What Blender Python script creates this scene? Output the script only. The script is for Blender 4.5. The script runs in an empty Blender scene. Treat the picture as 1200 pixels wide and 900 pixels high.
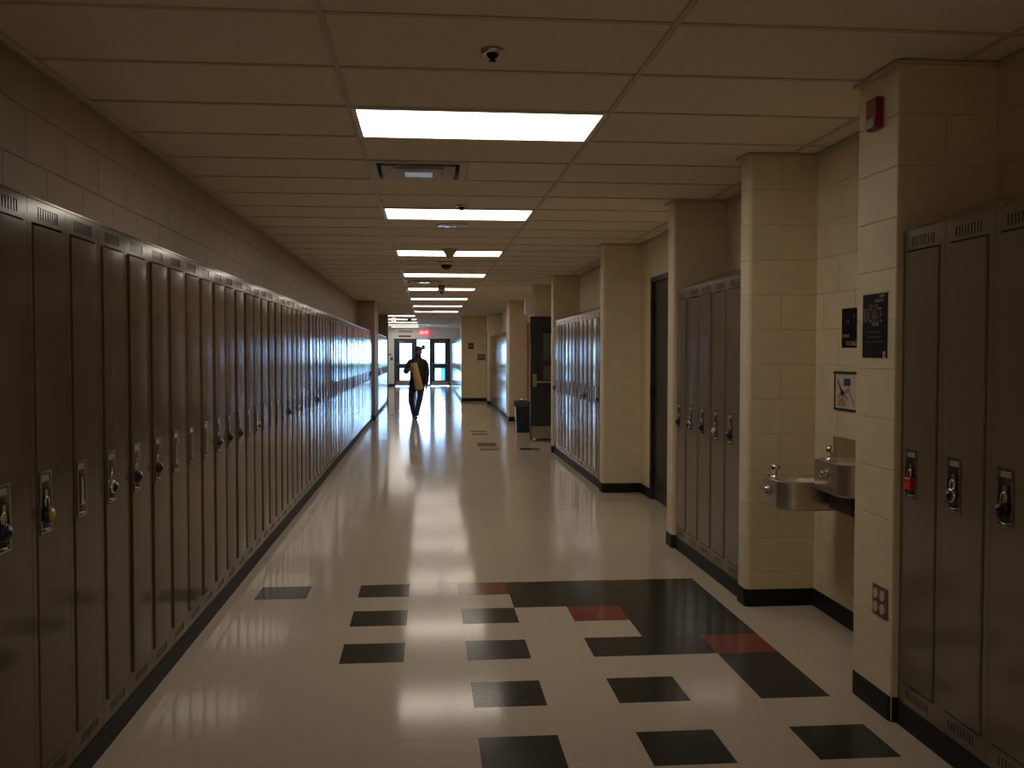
import bpy, bmesh, math, random
from mathutils import Vector, Matrix
random.seed(7)
S = bpy.context.scene
COL = S.collection
PI = math.pi

# ------------------------------------------------------------------ camera
YAW, PITCH, ROLL, CAM_H = .0890, -.0324, .0006, 1.4647
cd = bpy.data.cameras.new('camera'); cam = bpy.data.objects.new('camera', cd); COL.objects.link(cam)
cd.sensor_fit = 'HORIZONTAL'; cd.sensor_width = 36; cd.lens = 36*1111.23/1200
cd.clip_start = .02; cd.clip_end = 300
fw = Vector((math.sin(YAW)*math.cos(PITCH), math.cos(YAW)*math.cos(PITCH), math.sin(PITCH)))
rt = Vector((math.cos(YAW), -math.sin(YAW), 0)); up = rt.cross(fw)
r2 = math.cos(ROLL)*rt + math.sin(ROLL)*up; u2 = -math.sin(ROLL)*rt + math.cos(ROLL)*up
M = Matrix((r2, u2, -fw)).transposed().to_4x4(); M.translation = Vector((0, 0, CAM_H))
cam.matrix_world = M
S.camera = cam

# ------------------------------------------------------------------ daylight, exposure
LAMP = 3.7                      # strength of the fluorescent lenses
LAMP_COL = (1.0, .88, .74)
SKY = 13.0
w = bpy.data.worlds.new('overcast_sky'); S.world = w; w.use_nodes = True
bg = w.node_tree.nodes['Background']; bg.inputs[0].default_value = (.38, .64, 1.0, 1); bg.inputs[1].default_value = SKY
S.view_settings.view_transform = 'Standard'; S.view_settings.look = 'None'
S.view_settings.exposure = 0.8; S.view_settings.gamma = 1.0; S.view_settings.use_curve_mapping = False
S.cycles.use_denoising = True
S.cycles.max_bounces = 12; S.cycles.diffuse_bounces = 5; S.cycles.glossy_bounces = 6; S.cycles.transparent_max_bounces = 12
S.cycles.sample_clamp_indirect = 6

# ------------------------------------------------------------------ materials
def mat(name, col, rough=.5, metal=0, var=0, vscale=8, bump=0, bscale=200, rand=0, coat=0, emit=None, estr=0, bdist=.002, spec=.5, vdetail=4):
    m = bpy.data.materials.new(name); m.use_nodes = True
    nt = m.node_tree; b = nt.nodes['Principled BSDF']; L = nt.links.new
    b.inputs['Roughness'].default_value = rough; b.inputs['Metallic'].default_value = metal
    b.inputs['Coat Weight'].default_value = coat; b.inputs['Coat Roughness'].default_value = .08
    b.inputs['Specular IOR Level'].default_value = spec
    c4 = (*col, 1)
    b.inputs['Base Color'].default_value = c4
    tc = nt.nodes.new('ShaderNodeTexCoord'); out = None
    if var:
        n = nt.nodes.new('ShaderNodeTexNoise'); n.inputs['Scale'].default_value = vscale; n.inputs['Detail'].default_value = vdetail
        L(tc.outputs['Object'], n.inputs['Vector'])
        r = nt.nodes.new('ShaderNodeMapRange'); r.inputs[1].default_value = .3; r.inputs[2].default_value = .7
        r.inputs[3].default_value = 1-var; r.inputs[4].default_value = 1+var
        L(n.outputs['Fac'], r.inputs[0])
        out = r.outputs[0]
    if rand:
        oi = nt.nodes.new('ShaderNodeObjectInfo'); r = nt.nodes.new('ShaderNodeMapRange')
        r.inputs[3].default_value = 1-rand; r.inputs[4].default_value = 1+rand
        L(oi.outputs['Random'], r.inputs[0])
        if out:
            mu = nt.nodes.new('ShaderNodeMath'); mu.operation = 'MULTIPLY'; L(out, mu.inputs[0]); L(r.outputs[0], mu.inputs[1]); out = mu.outputs[0]
        else: out = r.outputs[0]
    if out:
        vm = nt.nodes.new('ShaderNodeVectorMath'); vm.operation = 'SCALE'; vm.inputs[0].default_value = col
        L(out, vm.inputs['Scale']); L(vm.outputs[0], b.inputs['Base Color'])
    if bump:
        n = nt.nodes.new('ShaderNodeTexNoise'); n.inputs['Scale'].default_value = bscale; n.inputs['Detail'].default_value = 3
        L(tc.outputs['Object'], n.inputs['Vector'])
        bp = nt.nodes.new('ShaderNodeBump'); bp.inputs['Strength'].default_value = bump; bp.inputs['Distance'].default_value = bdist
        L(n.outputs['Fac'], bp.inputs['Height']); L(bp.outputs[0], b.inputs['Normal'])
    if emit:
        b.inputs['Emission Color'].default_value = (*emit, 1); b.inputs['Emission Strength'].default_value = estr
    return m

MT = {}
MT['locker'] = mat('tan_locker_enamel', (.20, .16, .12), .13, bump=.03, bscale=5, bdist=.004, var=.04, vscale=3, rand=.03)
MT['locker_dimmed'] = mat('tan_locker_enamel_dimmed', (.105, .075, .05), .13, bump=.03, bscale=5, bdist=.004, var=.04, vscale=3, rand=.03, spec=.4)  # same enamel darkened: the left row's dimness is put into the colour
MT['locker_dark'] = mat('locker_shadow_gap', (.035, .026, .018), .7, var=.1)
MT['chrome'] = mat('brushed_chrome', (.62, .60, .57), .22, 1, var=.1, vscale=30)
MT['pan'] = mat('steel_pan', (.42, .40, .37), .24, 1, var=.15, vscale=40)
MT['plate'] = mat('number_plate_grey', (.34, .32, .29), .45, var=.08)
MT['black'] = mat('black_plastic', (.012, .012, .013), .3, var=.1)
MT['dialblue'] = mat('dark_blue_plastic', (.015, .025, .06), .3, var=.1)
MT['yellow'] = mat('yellow_plastic', (.55, .45, .03), .4, var=.1)
MT['redlock'] = mat('red_padlock_paint', (.65, .02, .03), .35, var=.1)
MT['silver'] = mat('silver_lock', (.6, .58, .55), .2, 1, var=.1)
MT['base'] = mat('black_rubber_base', (.012, .013, .013), .5, spec=.25, var=.15)
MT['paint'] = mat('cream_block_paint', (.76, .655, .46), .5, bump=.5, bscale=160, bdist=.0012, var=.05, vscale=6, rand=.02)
MT['paint_left'] = mat('darker_block_paint_left', (.31, .235, .165), .5, bump=.5, bscale=160, bdist=.0012, var=.05, vscale=6, rand=.02)  # block paint for the left wall, set darker and browner than the cream
MT['endwall'] = mat('pale_grey_wall_paint', (.84, .86, .86), .6, var=.03, bump=.2)
MT['tile_c'] = mat('ceiling_tile_fissured', (.86, .76, .62), .9, var=.05, vscale=60, bump=.7, bscale=140, bdist=.002, rand=.03)
MT['rail'] = mat('ceiling_rail_white', (.60, .535, .435), .5, var=.03)
MT['floor_w'] = mat('vinyl_tile_cream', (.545, .478, .388), .105, var=.06, vscale=55, vdetail=8, bump=.03, bscale=3, bdist=.01, rand=.004, spec=.11)
MT['floor_k'] = mat('vinyl_tile_charcoal', (.034, .036, .032), .15, var=.25, vscale=70, vdetail=8, bump=.03, bscale=3, bdist=.01, rand=.05, spec=.12)
MT['floor_r'] = mat('vinyl_tile_red', (.20, .034, .030), .13, var=.18, vscale=70, vdetail=8, bump=.03, bscale=3, bdist=.01, spec=.28)
MT['floor_sub'] = mat('floor_underlay', (.30, .26, .20), .7, var=.1)
MT['lens'] = mat('fluorescent_lens', (.8, .8, .78), .4, emit=LAMP_COL, estr=LAMP)
MT['lens_off'] = mat('unlit_lens', (.75, .78, .82), .25, var=.03)
MT['white_metal'] = mat('white_enamel', (.84, .83, .81), .4, var=.03)
MT['gloss_white'] = mat('glossy_white_disc', (.70, .70, .68), .18, var=.03)
MT['vent_metal'] = mat('vent_metal', (.78, .76, .72), .25, .2, var=.05)
MT['duct'] = mat('dark_duct', (.006, .006, .006), .8, var=.1)
MT['steel'] = mat('stainless_steel', (.60, .55, .49), .3, 1, var=.08, vscale=12, bump=.05, bscale=300)
MT['door_dk'] = mat('charcoal_door_paint', (.028, .030, .028), .4, var=.08)
MT['door_navy'] = mat('slate_blue_door_paint', (.045, .065, .10), .4, var=.06)
MT['wood'] = mat('orange_wood', (.30, .105, .03), .4, var=.25, vscale=9)
MT['kick'] = mat('kick_plate_metal', (.42, .38, .32), .35, .8, var=.08)
MT['redsign'] = mat('dark_red_enamel', (.20, .012, .012), .45, var=.08)
MT['alarm'] = mat('alarm_red', (.26, .008, .014), .4, var=.05)
MT['clear'] = mat('strobe_lens', (.55, .52, .48), .15, var=.05)
MT['ivory'] = mat('ivory_plastic', (.55, .47, .36), .4, var=.05)
MT['outlet'] = mat('brown_steel_plate', (.22, .16, .11), .35, .6, var=.1)
MT['poster'] = mat('black_poster_print', (.007, .007, .009), .7, spec=.15, var=.4, vscale=25)
MT['ink_lt'] = mat('pale_print', (.40, .36, .33), .5, var=.1)
MT['ink_dim'] = mat('dim_print', (.20, .165, .15), .5, var=.2)
MT['paper'] = mat('white_paper', (.62, .56, .50), .6, var=.03)
MT['ink_blue'] = mat('navy_print', (.03, .045, .12), .5, var=.3, vscale=60)
MT['ink_pink'] = mat('pink_print', (.50, .23, .19), .55, var=.35, vscale=40)
MT['binplastic'] = mat('blue_black_bin', (.010, .014, .03), .35, var=.1)
MT['bag'] = mat('bin_liner', (.06, .055, .055), .3, var=.2, vscale=30, bump=.4, bscale=60, bdist=.01)
MT['skin'] = mat('brown_skin', (.22, .11, .07), .5, var=.06)
MT['lip'] = mat('lip_skin', (.15, .055, .045), .5, var=.06)
MT['hair'] = mat('black_hair', (.010, .008, .008), .6, var=.3, vscale=80, bump=.5, bscale=120)
MT['jacket'] = mat('dark_jacket', (.014, .0125, .014), .8, var=.2, vscale=20, bump=.3, bscale=60, bdist=.006)
MT['jeans'] = mat('navy_jeans', (.03, .045, .14), .8, var=.2, vscale=30, bump=.2, bscale=200)
MT['shoe'] = mat('grey_shoe', (.13, .13, .15), .6, var=.1)
MT['kraft'] = mat('tan_paper', (.50, .33, .12), .6, var=.08, vscale=6)
MT['concrete'] = mat('outdoor_concrete', (.5, .5, .48), .8, var=.1, vscale=2)
MT['grass'] = mat('outdoor_lawn', (.13, .20, .09), .9, var=.3, vscale=6)
MT['leaf'] = mat('outdoor_foliage', (.05, .12, .035), .8, var=.4, vscale=4)
MT['bark'] = mat('tree_bark', (.10, .07, .05), .9, var=.3)
MT['bluebin'] = mat('bright_blue_plastic', (.02, .16, .50), .4, var=.05)
MT['exit'] = mat('exit_sign_red', (.5, .02, .03), .5, emit=(1.0, .06, .10), estr=.9)
MT['exit_txt'] = mat('exit_letters', (.8, .5, .5), .5, emit=(1.0, .45, .45), estr=1.6)

def glass_mat():
    m = bpy.data.materials.new('clear_glass'); m.use_nodes = True; nt = m.node_tree; nt.nodes.clear()
    o = nt.nodes.new('ShaderNodeOutputMaterial'); t = nt.nodes.new('ShaderNodeBsdfTransparent'); g = nt.nodes.new('ShaderNodeBsdfGlossy')
    t.inputs[0].default_value = (.93, .95, .95, 1); g.inputs['Roughness'].default_value = .02
    f = nt.nodes.new('ShaderNodeFresnel'); f.inputs[0].default_value = 1.45; x = nt.nodes.new('ShaderNodeMixShader')
    nt.links.new(f.outputs[0], x.inputs[0]); nt.links.new(t.outputs[0], x.inputs[1]); nt.links.new(g.outputs[0], x.inputs[2]); nt.links.new(x.outputs[0], o.inputs[0])
    return m
MT['glass'] = glass_mat()

# ------------------------------------------------------------------ mesh helpers
class MB:
    def __init__(s): s.v = []; s.f = []; s.sm = []
    def add(s, vs, fs, smooth=False):
        o = len(s.v); s.v += [tuple(v) for v in vs]; s.f += [tuple(i+o for i in f) for f in fs]; s.sm += [smooth]*len(fs); return s
    def box(s, x0, x1, y0, y1, z0, z1):
        vs = [(x0,y0,z0),(x1,y0,z0),(x1,y1,z0),(x0,y1,z0),(x0,y0,z1),(x1,y0,z1),(x1,y1,z1),(x0,y1,z1)]
        return s.add(vs, [(0,3,2,1),(4,5,6,7),(0,1,5,4),(1,2,6,5),(2,3,7,6),(3,0,4,7)])
    def prism(s, poly, z0, z1, c=0, smooth=False):
        """plan polygon (ccw) extruded in z with chamfer c on the top and bottom rims"""
        n = len(poly); cx = sum(p[0] for p in poly)/n; cy = sum(p[1] for p in poly)/n
        def ins(d):
            r = []
            for i in range(n):
                a, b, e = Vector(poly[i-1]), Vector(poly[i]), Vector(poly[(i+1) % n])
                d1 = (b-a).normalized(); d2 = (e-b).normalized(); n1 = Vector((-d1.y, d1.x)); n2 = Vector((-d2.y, d2.x))
                m = (n1+n2); m = m/max(.3, m.length_squared)*2*.5*2/2
                r.append(b+m*d)
            return r
        rings = [(poly, z0), (poly, z1)] if not c else [(ins(c), z0), (poly, z0+c), (poly, z1-c), (ins(c), z1)]
        vs = [(p[0], p[1], z) for q, z in rings for p in q]; fs = []; sm = []
        for k in range(len(rings)-1):
            for i in range(n):
                j = (i+1) % n; fs.append((k*n+i, k*n+j, (k+1)*n+j, (k+1)*n+i))
        s.add(vs, fs, smooth)
        o = len(s.v)-len(vs)
        s.f.append(tuple(o+i for i in reversed(range(n)))); s.f.append(tuple(o+(len(rings)-1)*n+i for i in range(n))); s.sm += [False, False]
        return s
    def lathe(s, prof, n=16, M=Matrix(), smooth=True):
        """prof: (radius, z); axis z; transformed by M"""
        vs = []; fs = []
        for r, z in prof:
            for i in range(n):
                a = 2*PI*i/n; vs.append(M @ Vector((r*math.cos(a), r*math.sin(a), z)))
        for k in range(len(prof)-1):
            for i in range(n):
                j = (i+1) % n; fs.append((k*n+i, k*n+j, (k+1)*n+j, (k+1)*n+i))
        s.add(vs, fs, smooth); o = len(s.v)-len(vs)
        s.f.append(tuple(o+i for i in reversed(range(n)))); s.f.append(tuple(o+(len(prof)-1)*n+i for i in range(n))); s.sm += [False, False]
        return s
    def tube(s, pts, r, n=8):
        pts = [Vector(p) for p in pts]; vs = []; fs = []
        for k, p in enumerate(pts):
            t = (pts[min(k+1, len(pts)-1)]-pts[max(k-1, 0)]).normalized()
            a = t.orthogonal().normalized() if k == 0 else (a-t*a.dot(t)).normalized()
            b = t.cross(a); rr = r[k] if isinstance(r, (list, tuple)) else r
            for i in range(n):
                q = 2*PI*i/n; vs.append(p+(a*math.cos(q)+b*math.sin(q))*rr)
        for k in range(len(pts)-1):
            for i in range(n):
                j = (i+1) % n; fs.append((k*n+i, k*n+j, (k+1)*n+j, (k+1)*n+i))
        s.add(vs, fs, True); o = len(s.v)-len(vs)
        s.f.append(tuple(o+i for i in reversed(range(n)))); s.f.append(tuple(o+(len(pts)-1)*n+i for i in range(n))); s.sm += [False, False]
        return s
    def mesh(s, name, m):
        me = bpy.data.meshes.new(name); me.from_pydata(s.v, [], s.f); me.materials.append(MT[m] if isinstance(m, str) else m)
        for p, q in zip(me.polygons, s.sm): p.use_smooth = q
        me.update(); return me
    def build(s, name, m, parent=None, loc=None, rotz=0, bevel=0):
        return link(name, s.mesh(name, m), parent, loc, rotz, bevel)
def link(name, me, parent=None, loc=None, rotz=0, bevel=0):
    o = bpy.data.objects.new(name, me); COL.objects.link(o)
    if parent: o.parent = parent
    if loc: o.location = loc
    if rotz: o.rotation_euler.z = rotz
    if bevel:
        b = o.modifiers.new('bevel', 'BEVEL'); b.width = bevel; b.segments = 2; b.limit_method = 'ANGLE'
    return o
def tag(o, label=None, cat=None, group=None, kind=None):
    if label: o['label'] = label
    if cat: o['category'] = cat
    if group: o['group'] = group
    if kind: o['kind'] = kind
    return o
def thing(name, label, cat, loc=(0,0,0), rotz=0, group=None):
    o = bpy.data.objects.new(name, None); COL.objects.link(o); o.empty_display_size = .1
    o.location = loc; o.rotation_euler.z = rotz
    return tag(o, label, cat, group)
def struct(name, mb, m, parent=None):
    o = mb.build(name, m, parent)
    if not parent: o['kind'] = 'structure'
    return o
def box(*a): return MB().box(*a)
def text_mesh(name, body, size, m, parent, M, depth=.0008, sx=1):
    cu = bpy.data.curves.new(name, 'FONT'); cu.body = body; cu.size = size; cu.extrude = depth; cu.align_x = 'CENTER'; cu.align_y = 'CENTER'
    t = bpy.data.objects.new(name, cu); COL.objects.link(t); bpy.context.view_layer.update()
    me = bpy.data.meshes.new_from_object(t.evaluated_get(bpy.context.evaluated_depsgraph_get())); bpy.data.objects.remove(t); bpy.data.curves.remove(cu)
    me.materials.clear(); me.materials.append(MT[m]); me.transform(M @ Matrix.Diagonal((sx, 1, 1, 1)))
    return link(name, me, parent)
def facing_left(y, z, x):        # text standing on a right-hand wall, read from the hall (facing -X)
    return Matrix.Translation((x, y, z)) @ Matrix(((0,0,-1,0),(-1,0,0,0),(0,1,0,0),(0,0,0,1)))
def facing_cam(x, z, y):         # text on a wall that faces the camera (facing -Y)
    return Matrix.Translation((x, y, z)) @ Matrix(((1,0,0,0),(0,0,-1,0),(0,1,0,0),(0,0,0,1)))
ONES = ['','first','second','third','fourth','fifth','sixth','seventh','eighth','ninth','tenth','eleventh','twelfth','thirteenth','fourteenth','fifteenth','sixteenth','seventeenth','eighteenth','nineteenth']
TENS = ['','','twenty','thirty','forty','fifty','sixty']
def ordinal(n):
    if n < 20: return ONES[n]
    if n % 10 == 0: return TENS[n//10][:-1]+'ieth'
    return TENS[n//10]+'-'+ONES[n % 10]

# ------------------------------------------------------------------ key dimensions
ZC = 2.602                         # ceiling
LW, LF = -1.525, -1.190            # left wall, left locker faces
RF, RB, RL = 1.830, 2.235, 1.858   # right column faces, alcove back wall, right locker faces
Y0, YE, YL = -9.0, 42.3, 28.4      # wall behind the camera, end wall, end of the left lockers
LW2 = -2.98                        # left wall past the left lockers
TL = .3048

# ------------------------------------------------------------------ floor
fl = struct('floor', box(-3.2, 2.9, Y0-.1, YE+.1, -.12, -.004), 'floor_sub')
FX0, FY0 = -1.0294, 6.0052
BLACK = {(0,0),(2,0),(2,2),(2,4),(4,2),(4,4),(4,6),(4,8),(5,0),(6,0),(7,0),(8,0),(5,1),(6,1),(7,1),(8,1),(7,2),(8,2),(7,3),(8,3),(6,4),(7,4),(8,5),(8,6),(6,6),(6,8),(8,8),(8,-28),(6,-31),(6,-39)}
RED = {(4,0),(6,2),(8,4),(6,-28),(6,-30),(6,-37)}
g = .00015
def ftile(m): return MB().prism([(-TL/2+g,-TL/2+g),(TL/2-g,-TL/2+g),(TL/2-g,TL/2-g),(-TL/2+g,TL/2-g)], -.003, 0, .0002).mesh('floor_tile', m)
fm = {k: ftile(k) for k in ('floor_w','floor_k','floor_r')}
rest = MB()
for j in range(50, -120, -1):
    for i in range(-7, 13):
        cx, cy = FX0+TL*(i+.5), FY0-TL*(j+.5)
        if cy < Y0-.1 or cy > YE+.2: continue
        if cy < YL and i < -1: continue
        if cy > 29.3 and i > 7: continue
        c = 'floor_k' if (i, j) in BLACK else 'floor_r' if (i, j) in RED else 'floor_w'
        near = -13 <= j <= 10 and -1 <= i <= 10
        if near or c != 'floor_w':
            o = link('floor_tile', fm[c], fl, (cx, cy, 0)); o.rotation_euler = (random.gauss(0, .0012), random.gauss(0, .0012), 0)
            if c != 'floor_w': o['label'] = 'charcoal floor tile' if c == 'floor_k' else 'dark red floor tile'
        else:
            a, b = random.gauss(0, .0012), random.gauss(0, .0012); h = TL/2-g
            rest.add([(cx+x*h, cy+y*h, (x*a+y*b)*h) for x, y in ((-1,-1),(1,-1),(1,1),(-1,1))], [(0,1,2,3)])
tag(rest.build('floor_tile', 'floor_w', fl), kind='stuff')

# ------------------------------------------------------------------ ceiling
ce = struct('ceiling', box(-3.2, 2.9, Y0-.1, YE+.1, ZC+.08, ZC+.15), 'tile_c')
CX, CY, CW, CD = -.3561, 3.2578, 1.2192, .6096
cols = [(-2, LW2, CX-CW), (-1, LW, CX), (0, CX, CX+CW), (1, CX+CW, CX+2*CW), (2, CX+2*CW, 2.72)]
LIGHTS = {(0, 2+5*n) for n in range(8)} | {(-1, 2+5*n) for n in range(8, 13)} | {(0, 57), (0, -8), (0, -13), (0, -18)}
VENTS = {4: 1, 19: 2, 36: 3}
tm = {}; rest = MB()
for k in range(-21, 65):
    for c, xa, xb in cols:
        ya = CY+CD*k; yb = ya+CD
        if c == -2 and ya < YL: continue
        if c == -1 and ya > YL: xa = CX-CW
        if (c, k) in LIGHTS: continue
        if c == 2 and ya > 21: continue
        if c == 0 and k in VENTS: xa = CX+CD
        yb = min(yb, YE)
        if yb-ya < .05: continue
        if 1.5 < ya < 24:
            key = (round(xb-xa, 3), round(yb-ya, 3))
            if key not in tm:
                W, D = key; tm[key] = MB().prism([(.001,.001),(W-.001,.001),(W-.001,D-.001),(.001,D-.001)], .0042, .03, .001).mesh('ceiling_tile', 'tile_c')
            o = link('ceiling_tile', tm[key], ce, (xa, ya, ZC+random.uniform(0, .0015)))
        else: rest.box(xa+.004, xb-.004, ya+.004, yb-.004, ZC+.005, ZC+.03)
tag(rest.build('ceiling_tile', 'tile_c', ce), kind='stuff')
cr = box(LW, 2.72, -.012, .012, 0, .004).mesh('cross_rail', 'rail')
for k in range(-20, 65):
    if CY+CD*k < YE: link('cross_rail', cr, ce, (0, CY+CD*k, ZC))
for x in (CX, CX+CW, CX+2*CW): box(x-.012, x+.012, Y0, YE, ZC-.0008, ZC+.003).build('main_rail', 'rail', ce)
# wall angle under the ceiling edge
box(LW, LW+.02, Y0, YL, ZC-.022, ZC-.001).build('edge_rail', 'rail', ce)

# ------------------------------------------------------------------ ceiling lights
lm_f = MB()
W, D = CW-.01, CD-.01
for a in ((0, W, 0, .022), (0, W, D-.022, D), (0, .022, .022, D-.022), (W-.022, W, .022, D-.022)): lm_f.box(*a, -.004, .012)
lm_f = lm_f.mesh('frame', 'white_metal')
lm_h = box(.006, W-.006, .006, D-.006, .03, .045).mesh('housing', 'white_metal')
lm_l = MB().prism([(.022,.022),(W-.022,.022),(W-.022,D-.022),(.022,D-.022)], .002, .010).mesh('lens', 'lens')
lm_o = MB().prism([(.022,.022),(W-.022,.022),(W-.022,D-.022),(.022,D-.022)], .002, .010).mesh('lens', 'lens_off')
def ceiling_light(col, k, label, lens):
    t = thing('ceiling_light', label, 'ceiling light', (CX+CW*col+.005, CY+CD*k+.005, ZC), 0, 'flush ceiling light panels')
    link('frame', lm_f, t); link('housing', lm_h, t); link('lens', lens, t)
where = ['large lit ceiling panel closest to camera, above the patterned floor', 'lit ceiling panel, second along the hall, before the round speaker', 'lit ceiling panel, third along the hall, behind the cone sensor',
         'lit ceiling panel, fourth along the hall, just past the dark camera dome', 'lit ceiling panel, fifth along the hall, crossed by the white box device', 'lit ceiling panel, sixth along the hall',
         'lit ceiling panel, seventh along the hall', 'lit ceiling panel, eighth and last of the long right-hand file']
for n in range(8): ceiling_light(0, 2+5*n, where[n], lm_l)
for n in range(8, 13): ceiling_light(-1, 2+5*n, 'lit far ceiling panel, %s of the file shifted left by the exit' % ordinal(n-7), lm_l)
for n in (1, 2, 3): ceiling_light(0, -3-5*n, 'added unseen lit ceiling panel behind the camera, %s from it' % ordinal(n), lm_l)  # unseen panels added behind the camera to brighten the near hall
ceiling_light(0, 57, 'unlit pale ceiling panel catching daylight before the exit doors', lm_o)

# square louvre vents
for k, n in VENTS.items():
    t = thing('ceiling_vent', ['', 'square louvred ceiling vent beside the two nearest light panels', 'square louvred ceiling vent far down, between fourth and fifth light panels', 'tiny far square ceiling vent just before the eighth light panel'][n], 'vent', (CX+CD/2, CY+CD*(k+.5), ZC), 0, 'square ceiling vents')
    f = MB(); a, b = CD/2-.004, CD/2-.05
    for q in ((-a, a, -a, -b), (-a, a, b, a), (-a, -b, -b, b), (b, a, -b, b)): f.box(*q, -.004, .02)
    f.build('frame', 'rail', t)
    box(-b, b, -b, b, .060, .066).build('duct', 'duct', t)
    for q, (ro, ri, zo, zi) in enumerate(((.225, .165, -.014, .055), (.155, .100, -.020, .045), (.085, .0, -.022, -.004))):
        v = MB()
        if ri:
            P = [(-1,-1),(1,-1),(1,1),(-1,1)]
            vs = [(x*ro, y*ro, zo) for x, y in P]+[(x*ri, y*ri, zi) for x, y in P]+[(x*ro, y*ro, zo+.003) for x, y in P]+[(x*ri, y*ri, zi+.003) for x, y in P]
            fs = []
            for i in range(4):
                j = (i+1) % 4; fs += [(i, i+4, j+4, j), (i+8, j+8, j+12, i+12), (i, j, j+8, i+8), (i+4, i+12, j+12, j+4)]
            v.add(vs, fs)
        else: v.box(-ro, ro, -ro, ro, zo, zo+.004)
        v.build('louvre', 'vent_metal', t)

def sprinkler(x, y, label):
    t = thing('sprinkler', label, 'sprinkler', (x, y, ZC), 0, 'ceiling sprinklers')
    MB().lathe([(.045, .004), (.047, -.004), (.030, -.012), (.028, -.012)], 20).build('escutcheon', 'chrome', t)
    MB().lathe([(.026, -.012), (.018, -.024), (.008, -.026), (.008, -.032), (.014, -.034), (.014, -.037), (.004, -.038)], 14).build('head', 'duct', t)
sprinkler(.247, 3.603, 'small dark ceiling sprinkler nearest camera, ahead of first light')
sprinkler(.266, 7.357, 'small ceiling sprinkler just before the second light panel')
sprinkler(.20, 27.6, 'tiny far ceiling sprinkler past the eighth light panel')
t = thing('ceiling_speaker', 'round flush white ceiling speaker just past second light panel', 'speaker', (.223, 8.49, ZC))
MB().lathe([(.14, .004), (.142, -.006), (.128, -.013), (.12, -.009)], 32).build('rim', 'gloss_white', t)
MB().lathe([(.12, -.006), (.06, -.0115), (.004, -.012)], 32).build('grille', 'gloss_white', t)
t = thing('ceiling_sensor', 'cone shaped beige sensor hanging before third light panel', 'sensor', (.248, 10.45, ZC))
MB().lathe([(.085, .004), (.085, -.012)], 20).build('base', 'ivory', t)
MB().lathe([(.080, -.012), (.032, -.085), (.022, -.10), (.004, -.105)], 20).build('cone', 'ivory', t)
def dome(x, y, label):
    t = thing('dome_camera', label, 'camera', (x, y, ZC), 0, 'dome cameras on the ceiling')
    MB().lathe([(.10, .004), (.10, -.022), (.085, -.03)], 24).build('base', 'white_metal', t)
    MB().lathe([(.072, -.03)]+[(.072*math.cos(a), -.03-.06*math.sin(a)) for a in (.3, .6, .9, 1.2, 1.5)], 24).build('dome', 'black', t)
dome(.24, 11.95, 'black dome camera between third and fourth light panels')
dome(-.58, 31.3, 'tiny black dome camera among far left light panels')
def boxdev(x, y, label):
    t = thing('ceiling_device', label, 'device', (x, y, ZC), 0, 'box devices on the ceiling')
    box(-.055, .055, -.05, .05, -.075, .004).build('bracket', 'outlet', t)
    box(-.065, .065, -.05, .06, -.20, -.075).build('housing', 'white_metal', t, bevel=.008)
    MB().lathe([(.024, 0), (.024, .012), (.015, .013)], 16, Matrix.Translation((0, -.05, -.125)) @ Matrix.Rotation(PI/2, 4, 'X')).build('eye', 'black', t)
    box(-.16, .16, .02, .03, -.10, -.092).build('bar', 'white_metal', t)
boxdev(.24, 16.0, 'white box device with dark eye hanging before fifth light panel')
boxdev(-1.02, 29.2, 'tiny white box device at the far left light panels')

# ------------------------------------------------------------------ right wall, concrete blocks
def rounded(x0, x1, y0, y1, r, seg=5):
    """plan of a wing wall, hall-side corners (x0) rounded"""
    p = [(x1, y0), (x1, y1)]
    p += [(x0+r-r*math.sin(a), y1-r+r*math.cos(a)) for a in [PI/2*i/seg for i in range(seg+1)]]
    p += [(x0+r-r*math.cos(a), y0+r-r*math.sin(a)) for a in [PI/2*i/seg for i in range(seg+1)]]
    return p
J = .0015
def block_z(k): return (.2*k+J, min(.2*k+.2-J, ZC))
right_blocks = []; right_core = MB()
def put_block(poly, z0, z1, parent):
    c = Vector((poly[0][0], poly[0][1], z0))
    MB().prism([(p[0]-c.x, p[1]-c.y) for p in poly], 0, z1-z0, .0022).build('block', 'paint', parent, c)
def wing(x0, x1, y0, y1, r, phase=0, split=True):
    pier = struct('wall_right_pier', MB().prism(rounded(x0+.004, x1, y0+.004, y1-.004, max(.004, r-.003)), 0, ZC+.04), 'paint')
    for k in range(13):
        z0, z1 = block_z(k)
        if split and (k+phase) % 2:
            xm = x0+(x1-x0)*.48
            put_block(rounded(x0, xm-J, y0, y1, r), z0, z1, pier); put_block([(xm+J, y0), (x1, y0), (x1, y1), (xm+J, y1)], z0, z1, pier)
        else: put_block(rounded(x0, x1, y0, y1, r), z0, z1, pier)
def panel(x, y0, y1, z0=0., z1=ZC, holes=(), face=-1):
    """back wall in plane x, block faces towards face"""
    d = .03*(-face)
    xa, xb = sorted((x, x+d))
    for k in range(13):
        za, zb = block_z(k); za = max(za, z0); zb = min(zb, z1)
        if zb-za < .02: continue
        y = math.floor(y0/.4)*.4-(.2 if k % 2 else 0)
        while y < y1:
            a, b = max(y+J, y0), min(y+.4-J, y1); y += .4
            segs = [(a, b)]
            for h0, h1, ht in holes:
                if za < ht-.01:
                    segs = [s for a_, b_ in segs for s in ((a_, min(b_, h0)), (max(a_, h1), b_)) if s[1]-s[0] > .02]
            for a_, b_ in segs:
                if b_-a_ > .02: yield ([(xa, a_), (xb, a_), (xb, b_), (xa, b_)], za, zb, a_)
C1, C2, C3, C4, C5 = (3.575, 3.92), (5.30, 5.455), (6.95, 7.14), (9.80, 9.99), (13.84, 14.0)
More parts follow.
